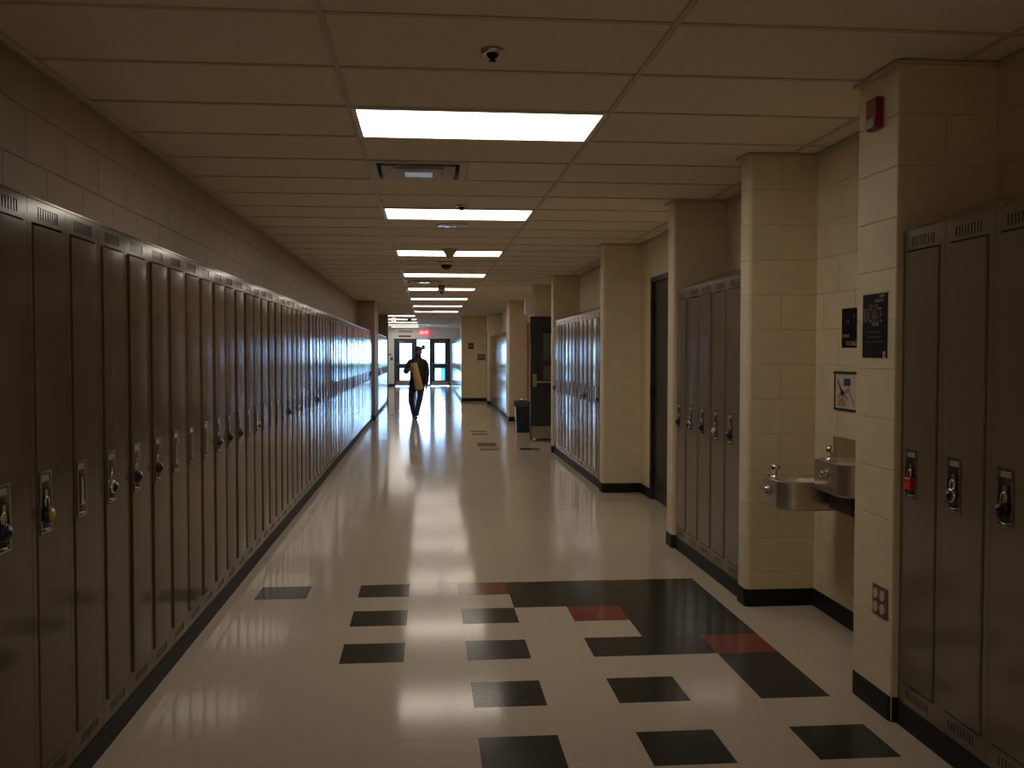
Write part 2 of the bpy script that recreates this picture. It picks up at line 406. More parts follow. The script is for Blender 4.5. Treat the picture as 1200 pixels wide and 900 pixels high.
for n, (c, r) in enumerate(((C1, .010), (C2, .028), (C3, .028), (C4, .028), (C5, .028))): wing(RF, RB, c[0], c[1], r, n)
wing(1.78, 2.70, 15.85, 16.06, .025); wing(1.74, 2.15, 20.3, 21.0, .025); wing(1.71, 2.14, 27.0, 27.2, .02, split=False); wing(1.035, 1.80, 28.9, 29.15, .02)
DR1 = (8.40, 9.33, 2.17)
for a in (panel(RB, 2.0, C1[0], 1.95), panel(RB, C1[1], C2[0]), panel(RB, C2[1], C3[0], 1.95), panel(RB, C3[1], C4[0], holes=[(DR1[0]-.05, DR1[1]+.05, DR1[2]+.05)]), panel(RB, C4[1], C5[0], 1.95),
          panel(2.70, 14.0, 15.85, holes=[(14.45, 15.80, 2.14)]), panel(2.15, 16.06, 20.3, holes=[(19.15, 20.3, 2.12)]), panel(1.80, 27.2, 28.9, holes=[(27.6, 28.55, 2.12)])):
    right_blocks += list(a)
for a in ((RB+.004, RB+.2, Y0, DR1[0]-.05), (RB+.004, RB+.2, DR1[1]+.05, 14.0)):
    right_core.box(*a[:4], 0, ZC+.04)
for n, a in enumerate(((2.704, 2.9, 14.0, 15.9), (2.154, 2.4, 16.0, 20.4), (2.125, 2.3, 20.9, 27.2), (1.804, 2.0, 27.1, 29.1), (1.40, 1.6, 29.1, YE))):
    struct('wall_right_' + ['recess', 'beyond_door', 'behind_lockers', 'by_exit_recess', 'by_exit'][n], box(*a, 0, ZC+.04), 'paint')
right_core.box(RB+.004, RB+.2, DR1[0]-.05, DR1[1]+.05, DR1[2]+.05, ZC+.04).box(RB+.07, RB+.2, DR1[0]-.05, DR1[1]+.05, 0, DR1[2]+.05)
right_core.box(RB, 2.75, 13.9, 14.0, 0, ZC+.04)
wr = struct('wall_right', right_core, 'paint')
right_blocks.sort(key=lambda b: b[3])
rest = MB()
for n, (poly, z0, z1, y) in enumerate(right_blocks):
    if n < 300:
        c = Vector((poly[0][0], poly[0][1], z0))
        MB().prism([(p[0]-c.x, p[1]-c.y) for p in poly], 0, z1-z0, .0022).build('block', 'paint', wr, c)
    else: rest.prism(poly, z0, z1, .0022)
if rest.v: tag(rest.build('block', 'paint', wr), kind='stuff')
# ceiling edge angle on the right-hand columns
er = MB()
for c in (C1, C2, C3, C4, C5): er.box(RF-.018, RB, c[0]-.018, c[1]+.018, ZC-.012, ZC-.001)
for a, b in ((2.0, C1[0]), (C1[1], C2[0]), (C2[1], C3[0]), (C3[1], C4[0]), (C4[1], C5[0])): er.box(RB-.02, RB, a, b, ZC-.022, ZC-.001)
er.build('edge_rail', 'rail', ce)
# rubber base
br = MB()
BH = .10
for c, x0, x1 in ((C1, RF, RB), (C2, RF, RB), (C3, RF, RB), (C4, RF, RB), (C5, RF, RB), ((15.85, 16.06), 1.78, 2.70), ((20.3, 21.0), 1.74, 2.15), ((27.0, 27.2), 1.71, 2.14), ((28.9, 29.15), 1.035, 1.80)):
    br.prism(rounded(x0-.006, x1, c[0]-.006, c[1]+.006, .03), 0, BH, .002)
for x, a, b in ((RB, C1[1], C2[0]), (RB, C3[1], DR1[0]-.05), (RB, DR1[1]+.05, C4[0]), (2.70, 14.0, 14.45), (2.15, 16.06, 19.1), (1.80, 28.6, 28.9)): br.box(x-.006, x+.002, a, b, 0, BH)
for xl, a, b in ((RL, 2.0, C1[0]), (RL, C2[1], C3[0]), (RL, C4[1], C5[0]), (1.78, 21.0, 27.0), (1.045, 29.15, YE)): br.box(xl-.008, xl+.33, a, b, 0, .092)
struct('baseboard_right', br, 'base')

# ------------------------------------------------------------------ left wall
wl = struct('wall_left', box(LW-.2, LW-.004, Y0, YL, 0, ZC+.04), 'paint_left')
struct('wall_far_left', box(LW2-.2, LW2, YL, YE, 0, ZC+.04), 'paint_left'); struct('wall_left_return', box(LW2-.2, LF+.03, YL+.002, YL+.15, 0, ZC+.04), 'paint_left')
lb = list(panel(LW, 2.0, YL, 1.95, face=1)); lb.sort(key=lambda b: b[3])
for poly, z0, z1, y in lb:
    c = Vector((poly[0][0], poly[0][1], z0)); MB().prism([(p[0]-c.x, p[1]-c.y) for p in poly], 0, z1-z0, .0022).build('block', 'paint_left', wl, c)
PIL = (20.78, 22.3)
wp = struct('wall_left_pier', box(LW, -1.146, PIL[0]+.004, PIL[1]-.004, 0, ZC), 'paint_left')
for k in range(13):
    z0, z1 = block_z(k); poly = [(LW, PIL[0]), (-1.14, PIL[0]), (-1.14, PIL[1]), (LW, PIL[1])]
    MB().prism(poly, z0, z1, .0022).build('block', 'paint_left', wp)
struct('baseboard_left', box(LW, LF+.006, 1.9, PIL[0], 0, .086).box(LW, -1.134, PIL[0]-.006, PIL[1]+.006, 0, .10).box(LW, LF+.006, PIL[1], YL, 0, .086), 'base')
struct('wall_back', box(-1.8, 2.5, Y0-.15, Y0, 0, ZC+.04), 'paint')

# ------------------------------------------------------------------ lockers
LZ0, LZ1, LD = .088, 1.932, .318
def locker_meshes(Wd, paint):
    a, b = .032, Wd-.030          # door opening
    dz0, dz1 = .172, 1.862
    body = MB()
    body.box(.001, Wd-.001, .022, LD, LZ0, LZ1)
    body.box(.001, a, 0, .022, LZ0, LZ1); body.box(b, Wd-.001, 0, .022, LZ0, LZ1)
    va, vb = Wd*.5-.085, Wd*.5+.085
    for z0, z1, s0, s1 in ((dz1, LZ1, 1.876, 1.912), (LZ0, dz0, .118, .150)):
        body.box(a, b, 0, .022, z0, s0); body.box(a, b, 0, .022, s1, z1); body.box(a, va, 0, .022, s0, s1); body.box(vb, b, 0, .022, s0, s1)
    vents = []
    for s0, s1 in ((1.876, 1.912), (.118, .150)):
        v = MB(); n = 9; p = .17/n
        for i in range(n): v.box(va+p*i+p*.28, va+p*(i+1)-p*.28+.003, .002, .012, s0-.001, s1+.001)
        vents.append(v.mesh('vent', paint))
    dark = MB()  # dark sheets standing in for the shade in door gaps and vent slots
    for s0, s1 in ((1.876, 1.912), (.118, .150)): dark.box(va, vb, .0205, .0218, s0, s1)
    dark.box(a, b, .0205, .0218, dz0, dz1)
    hood = MB()
    x0, x1 = .001, Wd-.001
    vs = [(x0,-.004,LZ1),(x1,-.004,LZ1),(x1,LD+.012,LZ1),(x0,LD+.012,LZ1),(x0,-.004,LZ1+.006),(x1,-.004,LZ1+.006),(x1,LD+.012,LZ1+.128),(x0,LD+.012,LZ1+.128)]
    hood.add(vs, [(0,3,2,1),(4,5,6,7),(0,1,5,4),(1,2,6,5),(2,3,7,6),(3,0,4,7)])
    # door with the hole for the handle pan
    da, db, za, zb = a+.003, b-.007, dz0+.004, dz1-.005
    pa, pb, pz0, pz1 = da+.014, da+.100, .905, 1.098
    F, B, c = -.006, .016, .004; xc, hw = (da+db)/2, (db-da)/2
    bow = lambda x: F-.0010*(1-((x-xc)/hw)**2)
    X = sorted([da+c, pa, (pa+pb)/2, pb, pb+.02, pb+.05, pb+.08, db-.02, db-c]); Z = [za+c, pz0, pz1, zb-c]; d = MB()
    d.add([(x, bow(x), z) for x in X for z in Z], [(i*4+k, i*4+4+k, i*4+5+k, i*4+1+k) for i in range(len(X)-1) for k in range(3) if not (k == 1 and X[i] >= pa-1e-6 and X[i+1] <= pb+1e-6)], True)
    o = [(da+c,F,za+c),(db-c,F,za+c),(db-c,F,zb-c),(da+c,F,zb-c),(da,F+c,za),(db,F+c,za),(db,F+c,zb),(da,F+c,zb),(da,B,za),(db,B,za),(db,B,zb),(da,B,zb)]
    fs = []
    for i in range(4):
        j = (i+1) % 4; fs += [(i, i+4, j+4, j), (i+4, i+8, j+8, j+4)]
    d.add(o, [tuple(reversed(f)) for f in fs])
    # pan: bezel + pocket
    pan = MB(); e = .007; q = .0135; F -= .001
    P = [(pa, pz0), (pb, pz0), (pb, pz1), (pa, pz1)]; I = [(pa+e, pz0+e), (pb-e, pz0+e), (pb-e, pz1-e), (pa+e, pz1-e)]; I2 = [(pa+e+.004, pz0+e+.006), (pb-e-.004, pz0+e+.006), (pb-e-.004, pz1-e-.004), (pa+e+.004, pz1-e-.004)]
    vs = [(x, F, z) for x, z in P]+[(x, F-.004, z) for x, z in P]+[(x, F-.004, z) for x, z in I]+[(x, q, z) for x, z in I2]
    fs = []
    for i in range(4):
        j = (i+1) % 4
        for r in range(3): fs.append((r*4+i, r*4+j, (r+1)*4+j, (r+1)*4+i))
    fs.append((12, 13, 14, 15)); pan.add(vs, fs)
    xm = (pa+pb)/2
    plate = box(pa+.016, pb-.016, F-.001, F+.006, pz1-.032, pz1-.012)
    latch = box(xm-.010, xm+.010, F-.004, q, .955, 1.04).box(xm-.016, xm+.016, F-.006, F, .945, .957).tube([(pa+.012, F+.002, .921), (xm, F-.008, .917), (pb-.012, F+.002, .921)], .0035, 6)
    full = {'body': body.mesh('body', paint), 'gap': dark.mesh('gap_shade', 'locker_dark'), 'hood': hood.mesh('sloping_top', paint), 'door': d.mesh('door', paint), 'vt': vents[0], 'vb': vents[1],
            'pan': pan.mesh('handle_pan', 'pan'), 'plate': plate.mesh('number_plate', 'plate'), 'latch': latch.mesh('latch', 'chrome'), 'hinge_x': db, 'lock': (xm-.004, F-.004, .985)}
    return full
LMS = {}
def locker(x, y, side, Wd, label, group, detail=2):
    """side -1: left wall (faces +X); side 1: right wall (faces -X). (x, y) is the viewer's lower left corner of the face"""
    k = (round(Wd, 4), side)
    if k not in LMS: LMS[k] = locker_meshes(Wd, 'locker_dimmed' if side < 0 else 'locker')
    q = LMS[k]
    t = thing('locker', label, 'locker', (x, y, 0), -side*PI/2, group)
    link('body', q['body'], t); link('gap_shade', q['gap'], t); link('sloping_top', q['hood'], t)
    d = link('door', q['door'], t); hx = q['hinge_x']; rz = random.gauss(0, .006 if y < 9 else .011)
    d.location = (hx-hx*math.cos(rz), -hx*math.sin(rz), 0); d.rotation_euler = (random.gauss(0, .0012), 0, rz)
    link('handle_pan', q['pan'], d)
    if detail: link('vent', q['vt'], t); link('vent', q['vb'], t)
    if detail > 1: link('number_plate', q['plate'], d); link('latch', q['latch'], d)
    return t
def lock_at(t, Wd, kind, label):
    """padlock hanging in the handle pan of locker t"""
    px, py, pz = LMS[(round(Wd, 4), -1 if t.location.x < 0 else 1)]['lock']; rz = t.rotation_euler.z
    loc = Vector(t.location)+Matrix.Rotation(rz, 3, 'Z') @ Vector((px, py, pz))
    p = thing('padlock', label, 'padlock', loc, rz, 'padlocks on the lockers')
    sh = [(-.014, 0, 0)]+[(-.014*math.cos(a), 0, .018+.014*math.sin(a)) for a in [PI*i/8 for i in range(9)]]+[(.014, 0, 0)]
    MB().tube(sh, .0035, 8).build('shackle', 'chrome', p)
    if kind == 'red':
        MB().prism([(-.023,-.010),(.023,-.010),(.023,.009),(-.023,.009)], -.044, .002, .003).build('body', 'redlock', p)
        box(-.014, .014, -.0108, -.009, -.016, -.010).build('slot', 'black', p)
        return
    body, face = {'black': ('black', 'black'), 'silver': ('silver', 'black'), 'blue': ('dialblue', 'dialblue'), 'yellow': ('black', 'yellow'), 'white': ('silver', 'paper')}[kind]
    R_ = Matrix.Translation((0, 0, -.022)) @ Matrix.Rotation(PI/2, 4, 'X')
    MB().lathe([(.022, -.010), (.026, -.006), (.026, .008), (.022, .012)], 20, R_).build('body', body, p)
    MB().lathe([(.020, .012), (.019, .017), (.010, .018), (.009, .022), (.003, .023)], 20, R_).build('dial', face, p)
PW = .305
YS = 2.964                         # a joint between two left lockers
def row_detail(y): return 2 if y < 12 else 1 if y < 20 else 0
left = {}
for n, k in enumerate(range(-2, 58)):
    y = YS+PW*k
    lab = 'tan steel locker in left row, cut by left edge of the photo' if k == -1 else 'tan steel locker in left row, nearest camera, before the edge one' if k == -2 else 'tan steel locker, %s from the left edge in the long left row' % ordinal(k+2)
    left[k] = locker(LF, y, -1, PW, lab, 'lockers along the left wall', row_detail(y))
n2 = int((YL-PIL[1])/PW)
for k in range(n2): locker(LF, PIL[1]+.005+PW*k, -1, PW, 'tan locker far left, %s past the left pilaster' % ordinal(k+1), 'lockers past the left pilaster', 0)
w1 = .300
R1 = [locker(RL, C1[0]-w1*k, 1, w1, 'tan locker at right edge, %s' % ['beside the cream column, red padlock', 'second from the column, silver padlock', 'third from the column, black dial padlock', 'fourth from the column, mostly out of frame'][k], 'near right lockers', 2) for k in range(4)]
w2 = (C3[0]-C2[1]-.004)/5
R2 = [locker(RL, C3[0]-.002-w2*k, 1, w2, 'tan locker of the five beside drinking fountains, %s from left' % ordinal(k+1), 'five lockers before the fountain alcove', 2) for k in range(5)]
w4 = (C5[0]-C4[1]-.004)/13
R4 = [locker(RL, C5[0]-.002-w4*k, 1, w4, 'tan locker of the right row past the closed dark door, %s from left' % ordinal(k+1), 'right lockers past the closed door', 1) for k in range(13)]
w6 = 6.0/20
for k in range(20): locker(1.78, 27.0-w6*k, 1, w6, 'far right locker beyond the bin, %s from the far end' % ordinal(k+1), 'right lockers beyond the bin', 0)
for k in range(42): locker(1.045, YE-.3-PW*k, 1, PW, 'tiny far locker by the exit, right side, %s from the doors' % ordinal(k+1), 'right lockers by the exit doors', 0)
for k, kind, lab in ((-1, 'blue', 'dark blue padlock at the left edge of the photo'), (0, 'yellow', 'black padlock with yellow dial on left row'), (2, 'silver', 'silver and black dial padlock, third lock on left row'), (3, 'black', 'black padlock, fourth lock on left row'),
                     (4, 'black', 'black padlock jutting out, fifth lock on left row'), (8, 'blue', 'dark padlock, sixth lock on left row'), (9, 'black', 'black padlock, seventh lock on left row'), (10, 'black', 'black padlock, eighth lock on left row'), (12, 'silver', 'bright silver padlock, ninth lock on left row'),
                     (17, 'black', 'black padlock, tenth lock on left row'), (19, 'silver', 'silver padlock, eleventh lock on left row'), (24, 'black', 'black padlock, twelfth lock on left row')):
    lock_at(left[k], PW, kind, lab)
lock_at(R1[0], w1, 'red', 'red square padlock on the locker beside the cream column'); lock_at(R1[1], w1, 'silver', 'silver dial padlock right of the red padlock'); lock_at(R1[2], w1, 'black', 'black dial padlock at the right edge')
for k, kind, lab in ((0, 'black', 'black padlock on leftmost of the five lockers'), (1, 'silver', 'silver padlock on second of the five lockers'), (2, 'black', 'black padlock on middle of the five lockers'), (3, 'white', 'pale faced padlock on fourth of the five lockers'), (4, 'black', 'black padlock on rightmost of the five lockers')):
    lock_at(R2[k], w2, kind, lab)
for k, kind, lab in ((0, 'black', 'black padlock far left on right row past the door'), (8, 'silver', 'silver padlock on right row past the closed door'), (9, 'black', 'black padlock beside the silver one past the door'), (12, 'black', 'black padlock next to the column past the door')):
    lock_at(R4[k], w4, kind, lab)

# ------------------------------------------------------------------ closed dark door in the right alcove
d1 = box(RB+.03, RB+.066, DR1[0], DR1[1], .008, DR1[2]).build('door_1', 'door_dk'); d1['kind'] = 'structure'
box(RB+.004, RB+.07, DR1[0]-.05, DR1[0], 0, DR1[2]+.05).box(RB-.004, RB+.07, DR1[1]+.001, DR1[1]+.05, 0, DR1[2]+.05).box(RB-.004, RB+.07, DR1[0]-.05, DR1[1]+.05, DR1[2]+.001, DR1[2]+.05).build('door_frame', 'door_dk', d1)
for z in (.27, 1.08, 1.93): MB().lathe([(.011, -.06), (.011, .06)], 10, Matrix.Translation((RB-.004, DR1[1]+.002, z))).box(RB-.002, RB+.031, DR1[1]-.03, DR1[1]+.0, z-.055, z+.055).build('hinge', 'black', d1)
MB().tube([(RB+.03, DR1[0]+.08, 1.02), (RB-.03, DR1[0]+.08, 1.02), (RB-.03, DR1[0]+.20, 1.02)], .011).build('lever', 'chrome', d1)

# open dark door standing across the hall's right side
t = box(1.715, 2.655, 15.775, 15.82, .008, 2.08).build('door_2', 'door_dk'); t['kind'] = 'structure'
box(1.93, 2.20, 15.770, 15.775, 1.02, 1.80).build('pane_backing', 'plate', t)
box(1.93, 2.20, 15.763, 15.766, 1.02, 1.80).build('pane', 'glass', t)
f = MB()
for a in ((1.90, 1.93, 1.0, 1.82), (2.20, 2.23, 1.0, 1.82)): f.box(a[0], a[1], 15.762, 15.775, a[2], a[3])
for a in ((1.90, 2.23, 1.80, 1.82), (1.90, 2.23, 1.0, 1.02)): f.box(a[0], a[1], 15.762, 15.775, a[2], a[3])
f.build('pane_frame', 'door_dk', t)
box(1.93, 2.20, 15.760, 15.766, 1.26, 1.34).build('pane_rail', 'door_dk', t)
box(1.73, 2.64, 15.768, 15.775, .03, .24).build('kick_plate', 'kick', t)
box(1.75, 1.82, 15.70, 15.775, .90, 1.12).build('latch_box', 'kick', t, bevel=.01)
box(1.82, 2.60, 15.715, 15.745, .965, 1.005).build('push_bar', 'kick', t, bevel=.008)
fr = box(2.68, 2.76, 14.45, 14.50, 0, 2.14).box(2.68, 2.76, 15.75, 15.80, 0, 2.14).box(2.68, 2.76, 14.45, 15.80, 2.09, 2.14); struct('trim_1', fr, 'door_dk')
struct('door_3', box(2.148, 2.153, 19.2, 20.25, .008, 2.07), 'wood')
d3 = bpy.data.objects['door_3']; MB().tube([(2.15, 19.28, 1.0), (2.09, 19.28, 1.0), (2.09, 19.40, 1.0)], .011).build('lever', 'chrome', d3)
box(2.135, 2.153, 19.15, 19.2, 0, 2.12).box(2.135, 2.153, 20.25, 20.295, 0, 2.12).box(2.135, 2.153, 19.15, 20.295, 2.07, 2.12).build('door_frame', 'wood', d3)
d4 = struct('door_4', box(1.81, 1.85, 27.65, 28.5, .008, 2.07), 'door_dk')
box(1.785, 1.86, 27.6, 27.65, 0, 2.12).box(1.785, 1.86, 28.5, 28.55, 0, 2.12).box(1.785, 1.86, 27.6, 28.55, 2.07, 2.12).build('door_frame', 'door_dk', d4)

# ------------------------------------------------------------------ end wall with the exit doors
EX0, EX1, EXM0, EXM1, EZ = -1.466, 1.02, -.478, .121, 2.10
struct('wall_end', box(LW2-.1, EX0, YE, YE+.2, 0, ZC+.04).box(EX1+.0, 1.6, YE, YE+.2, 0, ZC+.04).box(EX0, EX1, YE, YE+.2, EZ+.01, ZC+.04), 'endwall')
struct('baseboard_end', box(LW2, EX0, YE-.006, YE, 0, .10), 'base')
fr = MB()
for x in (EX0, EXM0-.025, EXM1-.025, EX1-.05): fr.box(x, x+.05, YE+.02, YE+.14, 0, EZ+.01)
fr.box(EX0, EX1, YE+.02, YE+.14, EZ-.04, EZ+.01)
struct('trim_2', fr, 'door_navy')
def exit_door(name, x0, x1, bar_l):
    r = MB(); Y1, Y2 = YE+.05, YE+.095
    z = [.02, .26, .80, 1.02, 1.90, EZ-.038]; st = .20
    r.box(x0, x0+st, Y1, Y2, z[0], z[5]); r.box(x1-st, x1, Y1, Y2, z[0], z[5])
    r.box(x0+st, x1-st, Y1, Y2, z[0], z[1]); r.box(x0+st, x1-st, Y1, Y2, z[2], z[3]); r.box(x0+st, x1-st, Y1, Y2, z[4], z[5])
    d = struct(name, r, 'door_navy')
    box(x0+st, x1-st, Y1+.018, Y1+.026, z[1], z[2]).build('pane', 'glass', d); box(x0+st, x1-st, Y1+.018, Y1+.026, z[3], z[4]).build('pane', 'glass', d)
    box(x0+.03, x1-.03, Y1-.006, Y1, .04, .21).build('kick_plate', 'kick', d)
    box(x0+.05, x1-.05, Y1-.08, Y1-.04, .97, 1.01).box(x0+.05, x0+.10, Y1-.04, Y1, .96, 1.02).box(x1-.10, x1-.05, Y1-.04, Y1, .96, 1.02).build('push_bar', 'kick', d)
    box(bar_l, bar_l+.28, Y1-.05, Y1, 1.95, 2.01).build('door_closer', 'kick', d)
exit_door('door_5', EX0+.05, EXM0-.025, EX0+.18); exit_door('door_6', EXM1+.025, EX1-.05, EX1-.5)
wn = struct('window_1', box(EXM0+.025, EXM1-.025, YE+.06, YE+.10, 0, .08).box(EXM0+.025, EXM1-.025, YE+.06, YE+.10, .985, 1.02), 'door_navy')
box(EXM0+.025, EXM1-.025, YE+.075, YE+.083, .08, .985).build('pane', 'glass', wn); box(EXM0+.025, EXM1-.025, YE+.075, YE+.083, 1.02, EZ-.04).build('pane', 'glass', wn)
tag(box(-.265, -.095, YE+.068, YE+.0745, 1.63, 1.84).build('notice', 'ink_blue'), 'small dark notice stuck on the middle exit window', 'notice')
t = thing('exit_sign', 'glowing red exit sign above the far doors', 'exit sign', (-.14, YE, 2.27))
box(-.20, .20, -.07, 0, .0, .19).build('housing', 'exit', t)
text_mesh('lettering', 'EXIT', .17, 'exit_txt', t, facing_cam(0, .095, -.0705), .001)
t = thing('wall_sign', 'small pale sign with grey lettering above left exit door', 'sign', (-.96, YE, 2.36))
box(-.30, .30, -.012, 0, 0, .13).build('panel', 'paper', t); box(-.27, -.23, -.014, -.012, .03, .10).box(-.20, .26, -.014, -.012, .045, .085).build('lettering', 'plate', t)
tag(box(-1.27, -.72, YE-.014, YE, 2.18, 2.25).build('red_sign', 'redsign'), 'narrow red sign above the left exit door', 'sign')
t = thing('light_switch', 'small dark switch box on far wall left of exit doors', 'switch', (-1.57, YE, 1.15))
box(-.05, .05, -.04, 0, 0, .13).build('plate', 'black', t, bevel=.005); box(-.012, .012, -.052, -.04, .045, .085).build('toggle', 'ivory', t)
t = thing('card_reader', 'tiny dark fitting above the switch on far wall', 'fitting', (-1.66, YE, 1.38))
box(-.07, .07, -.02, 0, 0, .05).build('plate', 'black', t); box(-.03, .03, -.028, -.02, .015, .035).build('button', 'plate', t)
# signs on the far wall end
t = thing('red_plaque', 'dark red plaque on the far wall end', 'sign', (1.325, 28.9, 1.59)); box(-.08, .08, -.015, 0, 0, .185).build('plate', 'redsign', t, bevel=.004); box(-.05, .05, -.017, -.015, .08, .105).build('mark', 'paper', t)
t = thing('room_sign', 'olive grey sign beside the recessed far door', 'sign', (1.64, 28.9, 1.25)); box(-.12, .12, -.012, 0, 0, .19).build('plate', 'outlet', t, bevel=.004); box(-.09, .09, -.014, -.012, .08, .11).build('mark', 'plate', t)

# ------------------------------------------------------------------ fittings on the right wall
t = thing('wall_fixture', 'white projecting wall fixture with two plates above the open door', 'fixture', (1.78, 15.98, 2.07))
box(-.14, 0, -.07, .05, .06, .34).build('housing', 'white_metal', t, bevel=.006)
for z in (0.02, .34):
    MB().add([(-.24,-.10,z-.03),(-.08,-.10,z+.03),(-.08,.06,z+.03),(-.24,.06,z-.03),(-.24,-.10,z-.02),(-.08,-.10,z+.04),(-.08,.06,z+.04),(-.24,.06,z-.02)], [(0,3,2,1),(4,5,6,7),(0,1,5,4),(1,2,6,5),(2,3,7,6),(3,0,4,7)]).build('plate', 'gloss_white', t)
t = thing('fire_alarm', 'red fire alarm strobe high on the near cream column', 'fire alarm', (RF, 3.748, 2.375))
MB().prism([(-.030,-.042),(0,-.047),(0,.047),(-.030,.042)], .0, .125, .006).build('body', 'alarm', t)
box(-.038, -.028, -.036, .036, .004, .042).build('strobe', 'clear', t, bevel=.006)
t = thing('power_outlet', 'brown four socket outlet plate low on near column', 'outlet', (RF, 3.668, .46))
box(-.006, 0, -.062, .062, -.062, .062).build('plate', 'outlet', t, bevel=.002)
for y in (-.028, .028):
    for z in (-.027, .027):
        MB().lathe([(.021, 0), (.021, .004), (.018, .005)], 16, Matrix.Translation((-.006, y, z)) @ Matrix.Rotation(-PI/2, 4, 'Y')).build('socket', 'ivory', t)
# posters
t = thing('poster', 'black poster headed RADIATE on the near cream column', 'poster', (RF, 3.748, 1.447))
box(-.003, -.0005, -.106, .106, 0, .262).build('sheet', 'poster', t)
def line(y, z, wd, hh, m, nm='lettering'): return box(-.0042, -.003, y-wd/2, y+wd/2, z-hh/2, z+hh/2).build(nm, m, t)
text_mesh('lettering', 'RADIATE', .085, 'ink_dim', t, facing_left(.016, .172, -.0034), .0004, .48)
text_mesh('lettering', 'FOR THE', .02, 'ink_dim', t, facing_left(.012, .212, -.0034), .0004)
text_mesh('lettering', 'HOME', .022, 'ink_lt', t, facing_left(-.008, .137, -.0034), .0004)
text_mesh('lettering', 'SLAM', .018, 'ink_lt', t, facing_left(-.062, .250, -.0034), .0004)
text_mesh('lettering', 'PRESENTS', .016, 'ink_lt', t, facing_left(-.04, .232, -.0034), .0004)
for z, wd in ((.105, .11), (.085, .12), (.065, .15)): line(0, z, wd, .002, 'ink_dim', 'rule')
box(-.0045, -.003, -.100, -.078, .0, .026).build('tag', 'paper', t); box(-.005, -.0045, -.096, -.086, .008, .02).build('tag_mark', 'ink_blue', t)
box(-.0035, -.0005, -.115, .112, .262, .270).build('tape', 'paper', t)
t = thing('poster', 'black poster half hidden in the fountain alcove', 'poster', (RB, 4.85, 1.495))
box(-.003, -.0005, -.14, .105, 0, .210).build('sheet', 'poster', t)
text_mesh('lettering', 'HUMANS', .026, 'ink_lt', t, facing_left(.055, .062, -.0034), .0004, .8)
text_mesh('lettering', 'TROUBLE', .034, 'ink_lt', t, facing_left(-.012, .022, -.0034), .0004, .9)
text_mesh('lettering', '?', .06, 'ink_dim', t, facing_left(-.045, .155, -.0034), .0004)
text_mesh('lettering', 'the', .03, 'ink_dim', t, facing_left(.03, .14, -.0034), .0004)
t = thing('picture', 'white picture with pink drawing and dark edge in fountain alcove', 'picture', (RB, 4.87, 1.165))
box(-.003, -.0005, -.15, .155, 0, .195).build('sheet', 'paper', t)
box(-.008, -.0005, -.16, .175, .190, .203).box(-.008, -.0005, -.16, .165, -.008, .004).box(-.008, -.0005, .155, .163, 0, .195).build('frame', 'locker_dark', t)
dr = MB()
for pts, r in (([(.13,.15),(.09,.11),(.05,.075),(.0,.055)], .009), ([(.12,.06),(.08,.085),(.03,.09),(-.02,.11)], .012), ([(.11,.03),(.07,.05),(.03,.03)], .016), ([(-.01,.10),(-.05,.06),(-.08,.02)], .007), ([(.10,.12),(.06,.06)], .008)):
    for a, b in zip(pts, pts[1:]):
        A = Vector(a); B = Vector(b); n = Vector((-(B-A).y, (B-A).x)).normalized()*r; q = [A-n, B-n*.8, B+n*.8, A+n]
        dr.add([(-.0036, p.x, p.y) for p in q], [(0,1,2,3)])
dr.build('drawing', 'ink_pink', t)
box(-.0038, -.003, -.03, .05, .125, .165).build('logo', 'ink_blue', t); box(-.0038, -.003, .02, .13, .018, .024).build('caption', 'ink_dim', t)

# ------------------------------------------------------------------ drinking fountains
def basin(t, xf, y0, y1, z0, z1):
    """open steel basin from the wall to xf, near corner well rounded"""
    def plan(d):
        r = .085-d*.5; p = []
        xa, ya, yb = xf+d, y0+d, y1-d
        p += [(RB-.012-d*.3, ya)]
        p = [(RB-.012-d*.3, yb)]
        p += [(xa+.02, yb), (xa, yb-.02)]
        p += [(xa+r-r*math.cos(a), ya+r-r*math.sin(a)) for a in [PI/2*i/8 for i in range(9)]]
        p += [(RB-.012-d*.3, ya)]
        return p
    rings = [(plan(.10), z0), (plan(.012), z0), (plan(0), z0+.010), (plan(0), z1-.004), (plan(.004), z1), (plan(.022), z1-.002), (plan(.03), z1-.02), (plan(.085), z1-.075)]
    m = MB(); n = len(rings[0][0]); vs = [(p[0], p[1], z) for q, z in rings for p in q]; fs = []
    for k in range(len(rings)-1):
        for i in range(n):
            j = (i+1) % n; fs.append((k*n+i, (k)*n+j, (k+1)*n+j, (k+1)*n+i))
    fs = [tuple(reversed(f)) for f in fs]
    m.add(vs, fs, False); m.f.append(tuple(range(n))); m.f.append(tuple((len(rings)-1)*n+i for i in reversed(range(n)))); m.sm += [False, False]
    o = m.build('basin', 'steel', t)
    for p in o.data.polygons: p.use_smooth = True
    es = o.modifiers.new('split', 'EDGE_SPLIT'); es.split_angle = math.radians(32)
    yc = y1-.09
    MB().lathe([(.026, -.01), (.026, .004), (.014, .008), (.013, .024), (.021, .030), (.024, .044), (.023, .058), (.016, .068), (.004, .072)], 18, Matrix.Translation((xf+.055, yc, z1-.002))).build('bubbler', 'chrome', t)
    ym = (y0+y1)/2+.03
    MB().lathe([(.026, -.002), (.026, .004), (.020, .009), (.019, .020), (.014, .023), (.004, .023)], 18, Matrix.Translation((xf, ym, (z0+z1)/2+.012)) @ Matrix.Rotation(-PI/2, 4, 'Y')).build('push_button', 'chrome', t)
    MB().lathe([(.018, 0), (.016, .004), (.004, .005)], 14, Matrix.Translation((xf+.2, (y0+y1)/2, z1-.077))).build('drain', 'chrome', t)
t = thing('drinking_fountain', 'two level stainless steel drinking fountain in the alcove', 'drinking fountain', (0, 0, 0))
box(RB-.012, RB-.001, 4.28, 5.03, .62, 1.012).build('back_plate', 'steel', t)
